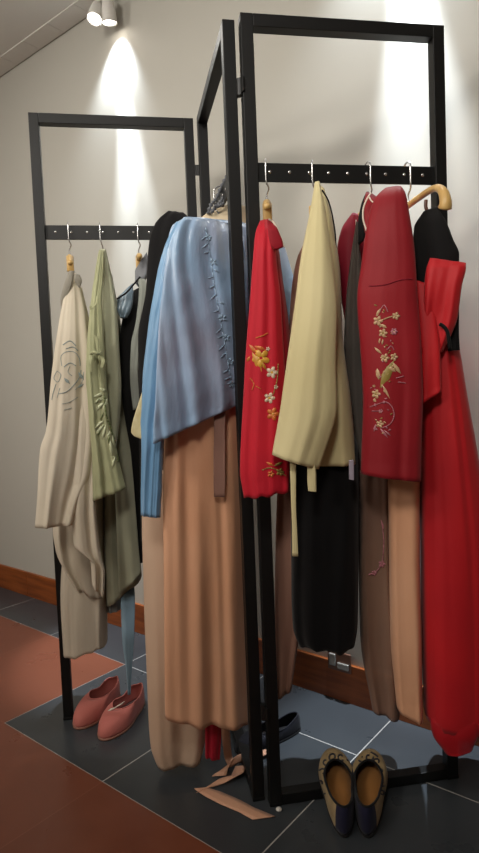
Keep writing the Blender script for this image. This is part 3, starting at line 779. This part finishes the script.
def drop(name, xs, ref, d, mat, parent, th=.0035):
    return loft(name, [(a, y, b_, y2, d, th) for (a, y, b_, y2) in xs], ref, mat, parent, amp=(0, .001), nr=24, ns=28)
drop('tie', ((308, 462, 315, 464), (308, 478, 316, 478), (309, 491, 316, 492)), Q2, -.20, F_['creamjacket'], g)
drop('tie', ((290, 462, 296, 462), (291, 500, 296, 500), (292, 530, 297, 530), (292, 556, 298, 556)), Q2, -.19, F_['creamjacket'], g)
lt = drop('tie', ((349, 460, 354, 460), (349, 470, 354, 470), (349, 479, 354, 480)), Q2, -.175, F_['lavender'], g); lt['label'] = 'grey-lavender tie end'

tag(loft('black_skirt', [(296, 420, 350, 420, -.09, .03), (291, 455, 360, 455, -.09, .05), (290, 520, 361, 520, -.09, .06), (290, 590, 360, 590, -.09, .065), (292, 632, 359, 630, -.09, .065), (296, 642, 356, 648, -.09, .06)], Q2, F_['blackvelvet'], None, back=0.24,
     folds=((2.2, 1, .1), (5, .3, 0)), amp=(.003, .010), seed=81, hemwave=.005), 'plain black skirt hanging under the cream jacket', 'skirt')

g = thing('smoke_gown', 'sheer smoke-grey gown turning brown towards its hem, left of the dark red robe', 'gown', (Q3[0], Q3[1], 0.3))
gb = loft('bodice', [(356, 222, 358, 222, -.02, .008), (350, 262, 361, 262, -.03, .02), (346, 300, 364, 300, -.04, .03), (344, 350, 372, 350, -.05, .04), (348, 420, 380, 420, -.05, .045), (357, 480, 390, 480, -.05, .05)], Q3, F_['smoke'], g, folds=((2, 1, .2),), amp=(.002, .006), seed=83)
gs = loft('sheer_skirt', [(358, 470, 391, 470, -.07, .05), (358, 560, 392, 560, -.07, .055), (360, 640, 396, 640, -.07, .06), (371, 706, 400, 716, -.07, .06)], Q3, F_['smokebrown'], g, back=0.2, folds=((1.6, 1, .2), (4, .4, 0)), amp=(.003, .009), seed=84)
sh = petal_flower(382, 564, 3.6, 5, 0) + petal_flower(374, 573, 2.8, 5, 0) + stroke([(381, 520), (384, 540), (382, 562), (376, 572)], .7, 0) + leaf(381, 520, 384, 530, 2, 0) + leaf(372, 573, 368, 575, 1.6, 0)
stitch('embroidery', [gs], sh, [T_['rose']], g)

tag(loft('peach_trousers', [(390, 450, 418, 450, -.115, .02), (388, 480, 421, 480, -.12, .03), (389, 560, 421, 560, -.12, .035), (390, 640, 423, 640, -.12, .038), (396, 708, 424, 722, -.12, .036)], Q3, F_['peach'], None, back=0.2,
     folds=((1.2, 1, .05), (3, .25, 0)), amp=(.003, .007), seed=86), 'straight peach satin trousers below the dark red robe', 'trousers')

g = thing('dark_red_robe', 'dark red robe with a gold and cream flower sprig down its sleeve', 'robe', (Q3[0], Q3[1], 0.7))
fr = loft('far_sleeve', [(352, 213, 358, 214, .06, .012), (341, 230, 364, 232, .06, .03), (337, 250, 366, 250, .06, .04), (340, 290, 366, 290, .06, .04), (347, 340, 368, 340, .06, .04), (352, 420, 372, 420, .06, .04)], Q3, F_['magenta'], g, folds=((1.5, 1, .3),), amp=(.002, .006), seed=88)
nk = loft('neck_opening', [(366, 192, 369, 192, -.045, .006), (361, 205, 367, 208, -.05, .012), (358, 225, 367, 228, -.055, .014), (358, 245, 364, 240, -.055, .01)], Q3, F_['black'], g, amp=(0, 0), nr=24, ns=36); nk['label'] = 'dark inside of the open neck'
db = loft('robe_body', [(372, 200, 392, 190, -.06, .02), (366, 225, 400, 215, -.08, .035), (362, 260, 408, 255, -.09, .045), (359, 300, 412, 300, -.10, .05), (361, 360, 414, 360, -.10, .05), (363, 460, 414, 460, -.10, .05)], Q3, F_['darkred'], g, back=0.22, folds=((2, 1, .3),), amp=(.002, .006), seed=89)
ds = loft('sleeve', [(385, 188, 401, 186, -.155, .010), (375, 198, 405, 192, -.175, .024), (367, 225, 409, 212, -.185, .036), (361, 265, 415, 255, -.19, .045), (357, 300, 418, 300, -.195, .048), (360, 345, 421, 345, -.195, .05), (363, 400, 423, 400, -.195, .05), (362, 440, 422, 440, -.195, .05), (361, 473, 421, 481, -.195, .05)], Q3, F_['darkred'], g,
     folds=((1.2, 1, .35), (3, .3, .1)), amp=(.002, .010), seed=91)
cp = loft('collar_band', [(366, 192, 373, 194, -.08, .006), (364, 204, 380, 200, -.12, .010), (364, 225, 374, 215, -.135, .010), (365, 233, 368, 231, -.14, .006)], Q3, F_['darkred'], g, amp=(0, 0), nr=24, ns=36)
bm = bmesh.new(); tube(bm, smooth_path([on_upright(x, y, Q3, -.16) for x, y in ((371, 193), (367, 199), (363.5, 208), (363, 218), (365, 226), (367.5, 233))], 26), .0019, seg=8)
o = obj('collar_piping', bm, F_['white'], g); o['label'] = 'white piping along the collar'
bm = bmesh.new(); tube(bm, smooth_path([on_upright(x, y, Q3, -.16) for x, y in ((369, 197), (373, 202), (379, 200))], 16), .0016, seg=8)
o = obj('collar_piping', bm, F_['white'], g); o['label'] = 'white piping along the collar'
bm = bmesh.new(); tube(bm, smooth_path([on_upright(x, y, Q3, -.01) for x, y in ((356, 220), (356, 240), (356.5, 262), (355, 285))], 16), .0014, seg=8)
o = obj('front_piping', bm, F_['white'], g); o['label'] = 'thin pale piping'
sh = []
sh += petal_flower(378, 321, 5, 5, 0, 1) + leaf(376, 316, 381, 308, 3, 0) + leaf(380, 324, 387, 328, 3.5, 0) + petal_flower(396, 316, 4, 5, 0, 1) + stroke([(382, 320), (390, 317), (399, 315)], 1.2, 0)
sh += stroke([(380, 311), (384, 305), (388, 312)], .9, 2) + petal_flower(383, 333, 4.5, 5, 0, 1) + leaf(380, 338, 379, 344, 2, 0) + leaf(383, 339, 382, 345, 2, 0) + petal_flower(394, 331.5, 3.6, 6, 2, 0)
sh += leaf(374, 347, 382, 354, 2.6, 0) + petal_flower(385, 358, 4.5, 5, 0, 1) + petal_flower(394, 357, 4, 5, 0, 1) + stroke([(387, 350), (391, 346), (394, 350)], .9, 2)
sh += leaf(394, 360, 380, 388, 9, 1) + leaf(392, 362, 401, 374, 4, 0) + leaf(388, 366, 396, 372, 4, 0) + leaf(377, 368, 379, 380, 4.5, 0) + leaf(382, 384, 390, 399, 2.4, 0)
sh += petal_flower(376, 394, 4.6, 5, 0, 1) + leaf(375, 398, 374, 402, 3, 0) + petal_flower(374, 386, 1.5, 5, 0)
sh += stroke([(370, 407), (378, 404), (386, 402), (392, 407), (394, 416), (390, 424), (382, 428)], .9, 2) + stroke([(372, 411), (380, 411)], .8, 2) + petal_flower(381, 411, 2.2, 5, 2)
sh += petal_flower(380, 424, 4, 5, 0, 2) + leaf(376, 424, 374, 432, 2.4, 2) + leaf(380, 428, 388, 438, 2.4, 2) + leaf(384, 430, 391, 436, 2, 2) + leaf(374, 428, 378, 430, 2, 2)
sh += stroke([(396, 378), (404, 376)], .8, 2) + stroke([(398, 382), (406, 383)], .8, 2)
rg = random.Random(11)
for k in range(46):
    y = 306 + k * 2.8; x = 384 + 7 * math.sin(y * .075) + rg.uniform(-8, 8)
    a = rg.uniform(0, 6.28); q = rg.uniform(2, 4.2)
    sh += leaf(x, y, x + math.cos(a) * q, y + math.sin(a) * q, rg.uniform(1.1, 2.0), rg.choice((0, 0, 2, 2, 1)))
stitch('embroidery', [ds, db], sh, [T_['beige'], T_['olive'], T_['rose']], g, lift=.0011)
# seam ridge of the sleeve
sm_ = stitch('sleeve_seam', [ds, db], stroke([(369, 286), (384, 285), (400, 280), (412, 279)], .9, 0, n=24), [F_['magenta']], g, lift=.0012)

g = thing('red_long_dress', 'long scarlet dress with black yoke and waistband, rightmost garment', 'dress', (Q4[0], Q4[1], 0.1))
loft('yoke', [(423, 212, 437, 207, -.15, .010), (414, 228, 446, 222, -.16, .024), (413, 245, 453, 240, -.165, .032), (413, 262, 459, 255, -.165, .036), (416, 290, 458, 280, -.16, .038), (420, 320, 456, 320, -.16, .036)], Q4, F_['black'], g, folds=((1.5, 1, .3),), amp=(.001, .006), seed=93)['label'] = 'black shoulder yoke'
loft('bodice_cup', [(430, 258, 466, 263, -.205, .008), (426, 270, 466, 268, -.21, .022), (424, 290, 462, 285, -.21, .028), (423, 320, 457, 320, -.205, .028), (424, 346, 449, 340, -.2, .022), (428, 356, 443, 352, -.195, .012)], Q4, F_['reddress'], g, folds=((1.4, 1, .3), (3, .3, 0)), amp=(.002, .008), seed=95)
loft('waistband', [(449, 300, 459, 296, -.185, .01), (447, 330, 459, 330, -.185, .012), (448, 351, 460, 350, -.185, .01)], Q4, F_['black'], g, amp=(.001, .002), nr=24, ns=40)['label'] = 'black waistband end'
bm = bmesh.new(); tube(bm, smooth_path([on_upright(x, y, Q4, -.225) for x, y in ((439, 324), (443, 326), (447, 331), (449, 340), (450, 349))], 20), [.002] + [.004] * 18 + [.003], seg=8)
obj('waist_tie', bm, F_['black'], g)
loft('long_skirt', [(420, 300, 450, 300, -.13, .04), (419, 345, 460, 345, -.15, .05), (420, 400, 470, 400, -.155, .06), (420, 480, 484, 480, -.155, .07), (421, 560, 494, 560, -.155, .075), (422, 650, 499, 650, -.155, .075), (424, 718, 500, 735, -.155, .07)], Q4, F_['reddress'], g, back=0.26,
     folds=((1.8, 1, .3), (3.9, .4, .2)), amp=(.004, .014), ns=150, seed=97, wr=(.002, 7, .4))
loft('chiffon_hem', [(432, 706, 478, 706, -.15, .03), (430, 720, 480, 720, -.168, .055), (432, 732, 479, 730, -.17, .06), (444, 749, 472, 747, -.17, .05)], Q4, F_['redchiffon'], g, folds=((1.2, 1, .2),), amp=(.002, .006), nr=50, seed=98)
loft('side_flap', [(415, 280, 430, 285, -.20, .012), (417, 320, 436, 320, -.21, .016), (420, 360, 440, 355, -.215, .016), (421, 404, 441, 392, -.215, .012)], Q4, F_['reddress'], g, folds=((1, 1, .2),), amp=(.001, .005), nr=40, ns=60, seed=99)

# ------------------------------------------------------------------ shoes
def shoe(name, label, cat, toe, heel, width, mats, group, hh=0.055, th=0.040, vamp=0.30, toe_h=0.030, side=1, rim=0.0022, crush=0.0):
    """slip-on flat: sole, upper wrapped from sole edge to topline, insole, bound edge"""
    toe = np.array(toe); heel = np.array(heel)
    ax = toe - heel; ax[2] = 0; L = np.linalg.norm(ax); ax /= L
    lt = np.array([-ax[1], ax[0], 0])
    root = thing(name, label, cat, tuple(heel), group)
    n = 72
    def outline(phi):   # phi=0 at toe, going left; returns (u along 0..1, w side)
        c, s = math.cos(phi), math.sin(phi)
        u = 0.5 + 0.5 * math.copysign(abs(c) ** 0.85, c)
        prof = 0.74 + 0.30 * np.clip((u - .2) / .5, 0, 1) ** 1.2 - 0.06 * np.exp(-((u - .42) / .12) ** 2)
        w = s * prof * (1 if abs(s) else 0)
        return u, w + side * 0.08 * (u - .5) ** 2 * (1 if u > .5 else .4)
    def pos(u, w, z): return heel + ax * (u * L) + lt * (w * width / 2) + np.array([0, 0, z])
    S, Tl, Tn = [], [], []
    for k in range(n):
        phi = 2 * PI * k / n
        u, w = outline(phi)
        S.append((u, w))
        ut = 0.035 + (1 - vamp - 0.035) * (u if u < .5 else u)
        ut = 0.035 + u * (1 - vamp - 0.035)
        f = np.clip((u - .0), 0, 1)
        # topline narrower than the outline, high at heel, dipping at the waist
        wt = w * (0.80 - 0.10 * (u ** 3))
        z = hh * (1 - u) ** 1.5 + th * (1 - (1 - u) ** 1.5) - 0.010 * math.exp(-((u - .4) / .2) ** 2)
        z += crush * math.sin(5 * phi) * (1 - u)
        Tl.append((ut, wt, z))
    rows = 12
    bm = bmesh.new(); R = []
    for j in range(rows + 1):
        q = j / rows; ring = []
        for k in range(n):
            u, w = S[k]; ut, wt, z = Tl[k]
            p0 = pos(u, w, 0.007)
            bul = 1.03
            pc = pos(0.5 + (u - .5) * bul, w * 1.06, 0.007 + (toe_h * (u ** 2) + z * 0.75 * (1 - u ** 2)))
            p2 = pos(ut, wt, z)
            ring.append(bm.verts.new((1 - q) ** 2 * p0 + 2 * q * (1 - q) * pc + q * q * p2))
        R.append(ring)
    cen = sum((np.array(v.co) for v in R[0]), np.zeros(3)) / n
    for a_, b_ in zip(R[:-1], R[1:]):
        for k in range(n):
            f = bm.faces.new((a_[k], a_[(k + 1) % n], b_[(k + 1) % n], b_[k]))
            u, w = S[k]
            if len(mats['upper']) > 1:
                f.material_index = mats['pick'](u, w, R.index(a_) / rows)
    bmesh.ops.recalc_face_normals(bm, faces=bm.faces)
    topl = [np.array(v.co) for v in R[-1]]
    up_ = obj('upper', bm, mats['upper'], root)
    sd = up_.modifiers.new('thickness', 'SOLIDIFY'); sd.thickness = 0.0022; sd.offset = -1
    sd.material_offset = mats.get('lining', 0)
    bm = bmesh.new()
    lo = [bm.verts.new(pos(0.5 + (u - .5) * 1.01, w * 1.02, 0.0)) for u, w in S]
    hi = [bm.verts.new(pos(0.5 + (u - .5) * 1.02, w * 1.04, 0.008)) for u, w in S]
    for k in range(n): bm.faces.new((lo[k], lo[(k + 1) % n], hi[(k + 1) % n], hi[k]))
    bm.faces.new(lo[::-1]); bm.faces.new(hi)
    obj('sole', bm, mats['sole'], root)
    bm = bmesh.new()
    vs = [bm.verts.new(pos(0.5 + (u - .5) * .96, w * .93, 0.0105)) for u, w in S]
    vs2 = [bm.verts.new(pos(0.5 + (u - .5) * .96, w * .93, 0.0085)) for u, w in S]
    bm.faces.new(vs); bm.faces.new(vs2[::-1])
    for k in range(n): bm.faces.new((vs2[k], vs2[(k + 1) % n], vs[(k + 1) % n], vs[k]))
    obj('insole', bm, mats['insole'], root)
    bm = bmesh.new()
    tube(bm, topl + [topl[0]], rim, seg=8, closed_ends=False)
    obj('edge_binding', bm, mats['rim'], root)
    return root, up_

pinkm = fabric('pink_canvas', '#c5756a', '#b9675d', rough=0.7)
pinkin = fabric('pink_insole', '#5e2a26', rough=0.8)
pinksole = plain('pink_shoe_sole', '#9c6a58', rough=0.6)
pm = dict(upper=[pinkm], sole=pinksole, insole=pinkin, rim=pinkm)
def fixlen(t, h, L):
    d = t - h; d[2] = 0; d /= np.linalg.norm(d); return t, t - d * L
t, h = fixlen(np.array([-1.648, 1.116, 0]), np.array([-1.73, 1.36, 0]), .25)
shoe('ballet_flat', 'left pink canvas ballet flat, beside the rack post', 'shoe', t, h, .098, pm, 'pair of pink flats', side=1, crush=.003, hh=.066, th=.058, toe_h=.052, vamp=.36)
t, h = fixlen(np.array([-1.525, 1.125, 0]), np.array([-1.625, 1.40, 0]), .26)
rp_, pu = shoe('ballet_flat', 'right pink canvas ballet flat, under the blue-grey sash', 'shoe', t, h, .098, pm, 'pair of pink flats', side=-1, crush=.003, hh=.066, th=.058, toe_h=.052, vamp=.33)

nav = fabric('navy_shoe_cloth', '#1b1a36', '#17162c', rough=0.75)
crm = fabric('cream_shoe_cloth', '#a58d66', '#927b55', rough=0.7, blotch=40)
blk = fabric('black_edge', '#0d0c0e', rough=0.8)
tan = fabric('tan_insole', '#a5713c', '#94622f', rough=0.75)
def pickmat(sd):
    def f(u, w, q):
        if u > 0.70: return 1
        if w * sd > 0.42 + 0.25 * max(0, .3 - u): return 1
        return 0
    return f
def navy(label, toe, heel, sd):
    mats = dict(upper=[nav, crm, blk], lining=2, pick=pickmat(sd), sole=blk, insole=tan, rim=blk)  # black inner lining also paints in the shade inside the toe
    r, u = shoe('embroidered_shoe', label, 'shoe', toe, heel, .094, mats, 'pair of navy embroidered shoes', hh=.082, th=.05, vamp=.27, toe_h=.04, side=sd, rim=.003)
    return r, u
def onrail(toe_px, heel_px, L=.262):
    t = on_floor(*toe_px, .05); h = on_floor(*heel_px); d = t - h; d[2] = 0; d /= np.linalg.norm(d)
    return h + d * L, h
ta, ha = onrail((333, 757), (345, 838))
tb, hb_ = onrail((371, 757), (367, 838))
rA, uA = navy('left navy embroidered shoe with cream floral sides, in front of the bottom rail', ta, ha, 1)
rB, uB = navy('right navy embroidered shoe with cream floral sides, in front of the bottom rail', tb, hb_, -1)
def tip_up(root, t, h, deg):
    d = Vector(t - h).normalized(); lt = Vector((-d.y, d.x, 0))
    root.matrix_world = Matrix.Translation(Vector(h)) @ Matrix.Rotation(-math.radians(deg), 4, lt)
bpy.context.view_layer.update()
tip_up(rA, ta, ha, 10); tip_up(rB, tb, hb_, 10)
bpy.context.view_layer.update()

def scroll(cx, cy, r, a0, mi=0, w=1.3):
    pts = [(cx + math.cos(a0 + t) * r * (1 - t / 7.5), cy + math.sin(a0 + t) * r * (1 - t / 7.5)) for t in np.linspace(0, 5, 10)]
    return stroke(pts, w, mi, n=22)
shA, shB = [], []
for (x, y, rr_, a) in ((326, 762, 4.5, 0), (333, 757, 4.5, 2), (341, 757, 4, 1), (323, 772, 4, 3), (348, 759, 3, 4), (321, 783, 3.5, 2), (322, 793, 3, 0)):
    shA += scroll(x, y, rr_, a, w=1.6)
for (x, y, rr_, a) in ((361, 758, 4, 1), (369, 757, 4.5, 0), (377, 762, 4.5, 2), (380, 772, 4, 3), (354, 760, 3, 2), (382, 783, 3.5, 1), (382, 793, 3, 4)):
    shB += scroll(x, y, rr_, a, w=1.6)
shA += stroke([(324, 756), (332, 751), (342, 752)], 1.4, 0); shB += stroke([(360, 753), (370, 752), (378, 757)], 1.4, 0)
stitch('embroidery', [uA], shA, [T_['dark']], rA, lift=.0012)
stitch('embroidery', [uB], shB, [T_['dark']], rB, lift=.0012)

# dark rounded shoe behind the posts
ndm = dict(upper=[F_['navydark']], sole=blk, insole=blk, rim=F_['navydark'])
t, h = fixlen(on_floor(236, 753), on_floor(283, 735), .235)
shoe('slip_on_shoe', 'midnight-dark slip-on shoe standing behind the two rack posts', 'shoe', t, h, .085, ndm, None, side=1)

bpy.context.view_layer.update()
fl = tape('insole_flap', [on_floor(108, 710, .055), on_floor(115, 708, .062), on_floor(122, 703, .066)], [.02, .026, .022], plain('insole_flap_cloth', '#cdbfae', rough=.7), rp_, side=(.3, 1, .2), n=14)
fl['label'] = 'pale insole flap sticking out of the opening'
# ------------------------------------------------------------------ small things
bm = bmesh.new(); bmesh.ops.create_uvsphere(bm, u_segments=16, v_segments=10, radius=0.008)
bmesh.ops.scale(bm, vec=(1, 1, .6), verts=bm.verts)
pb = on_floor(279, 811); bmesh.ops.translate(bm, vec=(pb[0], pb[1], .0048), verts=bm.verts)
tag(obj('pebble_button', bm, plain('pale_button', '#cfcac2', rough=.35), None), 'small pale round button on the floor before the rack foot', 'button')

sx = on_wall(342, 660)
sock = thing('wall_socket', 'small silvery wall socket on the wooden skirting under the black skirt', 'socket', (sx[0], 1.764, sx[2] - .02))
silver = plain('socket_silver', '#b9b6ae', rough=.25, metal=.6)
bm = bmesh.new(); add_box(bm, sx[0] - .045, sx[0] + .045, 1.758, 1.766, sx[2] - .032, sx[2] + .036, bevel=.003)
obj('plate', bm, plain('socket_plate', '#6b4a3a', rough=.3), sock, smooth=False)
bm = bmesh.new(); add_box(bm, sx[0] - .036, sx[0] - .010, 1.750, 1.758, sx[2] - .014, sx[2] + .028, bevel=.003); obj('switch', bm, silver, sock, smooth=False)
bm = bmesh.new(); add_box(bm, sx[0] - .004, sx[0] + .040, 1.750, 1.758, sx[2] - .020, sx[2] + .002, bevel=.003); obj('cover', bm, silver, sock, smooth=False)

# ------------------------------------------------------------------ ceiling spotlights
lens_m = emit('lamp_lens', '#fff4e6', 12)
def spotlight(label, dx):
    base = np.array([-2.0 + dx, 1.69, 0])
    L = thing('ceiling_spotlight', label, 'spotlight', (base[0], base[1], ZC), 'twin spotlights on the ceiling')
    bm = bmesh.new()
    bmesh.ops.create_cone(bm, cap_ends=True, segments=28, radius1=.045, radius2=.05, depth=.025, matrix=Matrix.Translation((base[0], base[1], ZC - .0125)))
    obj('mount', bm, M['lampwhite'], L)
    bm = bmesh.new(); tube(bm, [(base[0], base[1], ZC - .02), (base[0], base[1], ZC - .062)], .008, seg=12)
    obj('stem', bm, M['lampwhite'], L)
    def head(c, aim, nm):
        z = Vector(aim).normalized(); q = z.to_track_quat('Z', 'Y').to_matrix().to_4x4()
        mt = Matrix.Translation(c) @ q
        bm = bmesh.new(); prof = ((-.062, .004), (-.060, .016), (-.045, .024), (-.015, .029), (.02, .0315), (.034, .0325), (.034, .029), (.026, .028))
        prev = None
        for zz, r in prof:
            ring = [bm.verts.new(mt @ Vector((math.cos(2 * PI * k / 28) * r, math.sin(2 * PI * k / 28) * r, zz))) for k in range(28)]
            if prev:
                for k in range(28): bm.faces.new((prev[k], prev[(k + 1) % 28], ring[(k + 1) % 28], ring[k]))
            else: bm.faces.new(ring[::-1])
            prev = ring
        hd = obj('lamp_head', bm, M['lampwhite'], L)
        bm = bmesh.new()
        bmesh.ops.create_circle(bm, cap_ends=True, segments=28, radius=.028, matrix=mt @ Matrix.Translation((0, 0, .0275)))
        ln = obj('lens', bm, lens_m, hd); ln['label'] = 'glowing white lens'
        return mt
    hA = np.array([-2.058 + dx, 1.685, 2.688]); hB = np.array([-2.012 + dx, 1.715, 2.680])
    mA = head(hA, (.12, -.42, -1), 'a'); mB = head(hB, (-.10, .12, -1), 'b')
    for hc in (hA, hB):
        bm = bmesh.new(); tube(bm, [(base[0], base[1], ZC - .058), ((base[0] + hc[0]) / 2, (base[1] + hc[1]) / 2, ZC - .056), (hc[0], hc[1], hc[2] + .045)], .006, seg=10)
        obj('arm', bm, M['lampwhite'], L)
    return hA, hB
def lamp(kind, name, loc, energy, col, **kw):
    l = bpy.data.lights.new(name, kind); l.energy = energy; l.color = col
    for k, v in kw.items(): setattr(l, k, v)
    o = bpy.data.objects.new(name, l); COL.objects.link(o); o.location = loc
    return o
def aim(o, d): o.rotation_euler = Vector(d).to_track_quat('-Z', 'Y').to_euler()
WARM, COOL = (1.0, .95, .87), (.80, .90, 1.0)
for dx, lab, k in ((0, 'white twin ceiling spotlight with one glowing lens, above the left panel', 1.0), (1.27, 'white twin ceiling spotlight above the right panel', 1.5)):
    hA, hB = spotlight(lab, dx)
    tip = hB + np.array([-.006, .004, -.045])
    o = lamp('SPOT', 'lamp_wash', tip, 22 * k, COOL, spot_size=math.radians(84), spot_blend=.9, shadow_soft_size=.02); aim(o, (-.16, .34, -1))
    o = lamp('SPOT', 'lamp_beam', tip, 30 * k, COOL, spot_size=math.radians(19), spot_blend=.8, shadow_soft_size=.012); aim(o, (-.04, .24, -1))
    o = lamp('SPOT', 'lamp_beam', tip, 110 * k, COOL, spot_size=math.radians(11), spot_blend=1.0, shadow_soft_size=.012); aim(o, (0, .08, -1))
    o = lamp('SPOT', 'lamp_flood', tip, 190 * k, COOL, spot_size=math.radians(27), spot_blend=.55, shadow_soft_size=.02); aim(o, (.04, -.02, -1))
    o = lamp('SPOT', 'lamp_room', hA + np.array([.005, -.03, -.04]), 8 * k, (1, .96, .9), spot_size=math.radians(120), spot_blend=.8, shadow_soft_size=.03); aim(o, (.1, -.55, -.8))
# unseen fill spots added before the rack, aimed at the clothes and the wall
for x, e, tx in ((-2.9, 60, -2.6), (-1.4, 70, -1.5), (.1, 70, -.5)):
    o = lamp('SPOT', 'front_fill_spot', (x, -.55, 2.6), e, WARM, spot_size=math.radians(84), spot_blend=1.0, shadow_soft_size=.22); aim(o, (tx - x, 1.9, -.85))
lamp('POINT', 'room_fill', (-3.4, -.9, 1.9), 22, WARM, shadow_soft_size=.25)  # unseen point fill added to lift the ceiling and ambient light
lamp('POINT', 'room_fill', (-1.0, -1.2, 2.0), 30, WARM, shadow_soft_size=.25)  # second added fill, without any fixture

w = bpy.data.worlds.new('world'); SC.world = w; w.use_nodes = True
w.node_tree.nodes['Background'].inputs[0].default_value = (1, .9, .8, 1)
w.node_tree.nodes['Background'].inputs[1].default_value = .02
SC.view_settings.view_transform = 'Standard'
SC.view_settings.look = 'None'
SC.view_settings.exposure = 0.4
SC.view_settings.gamma = 1.0
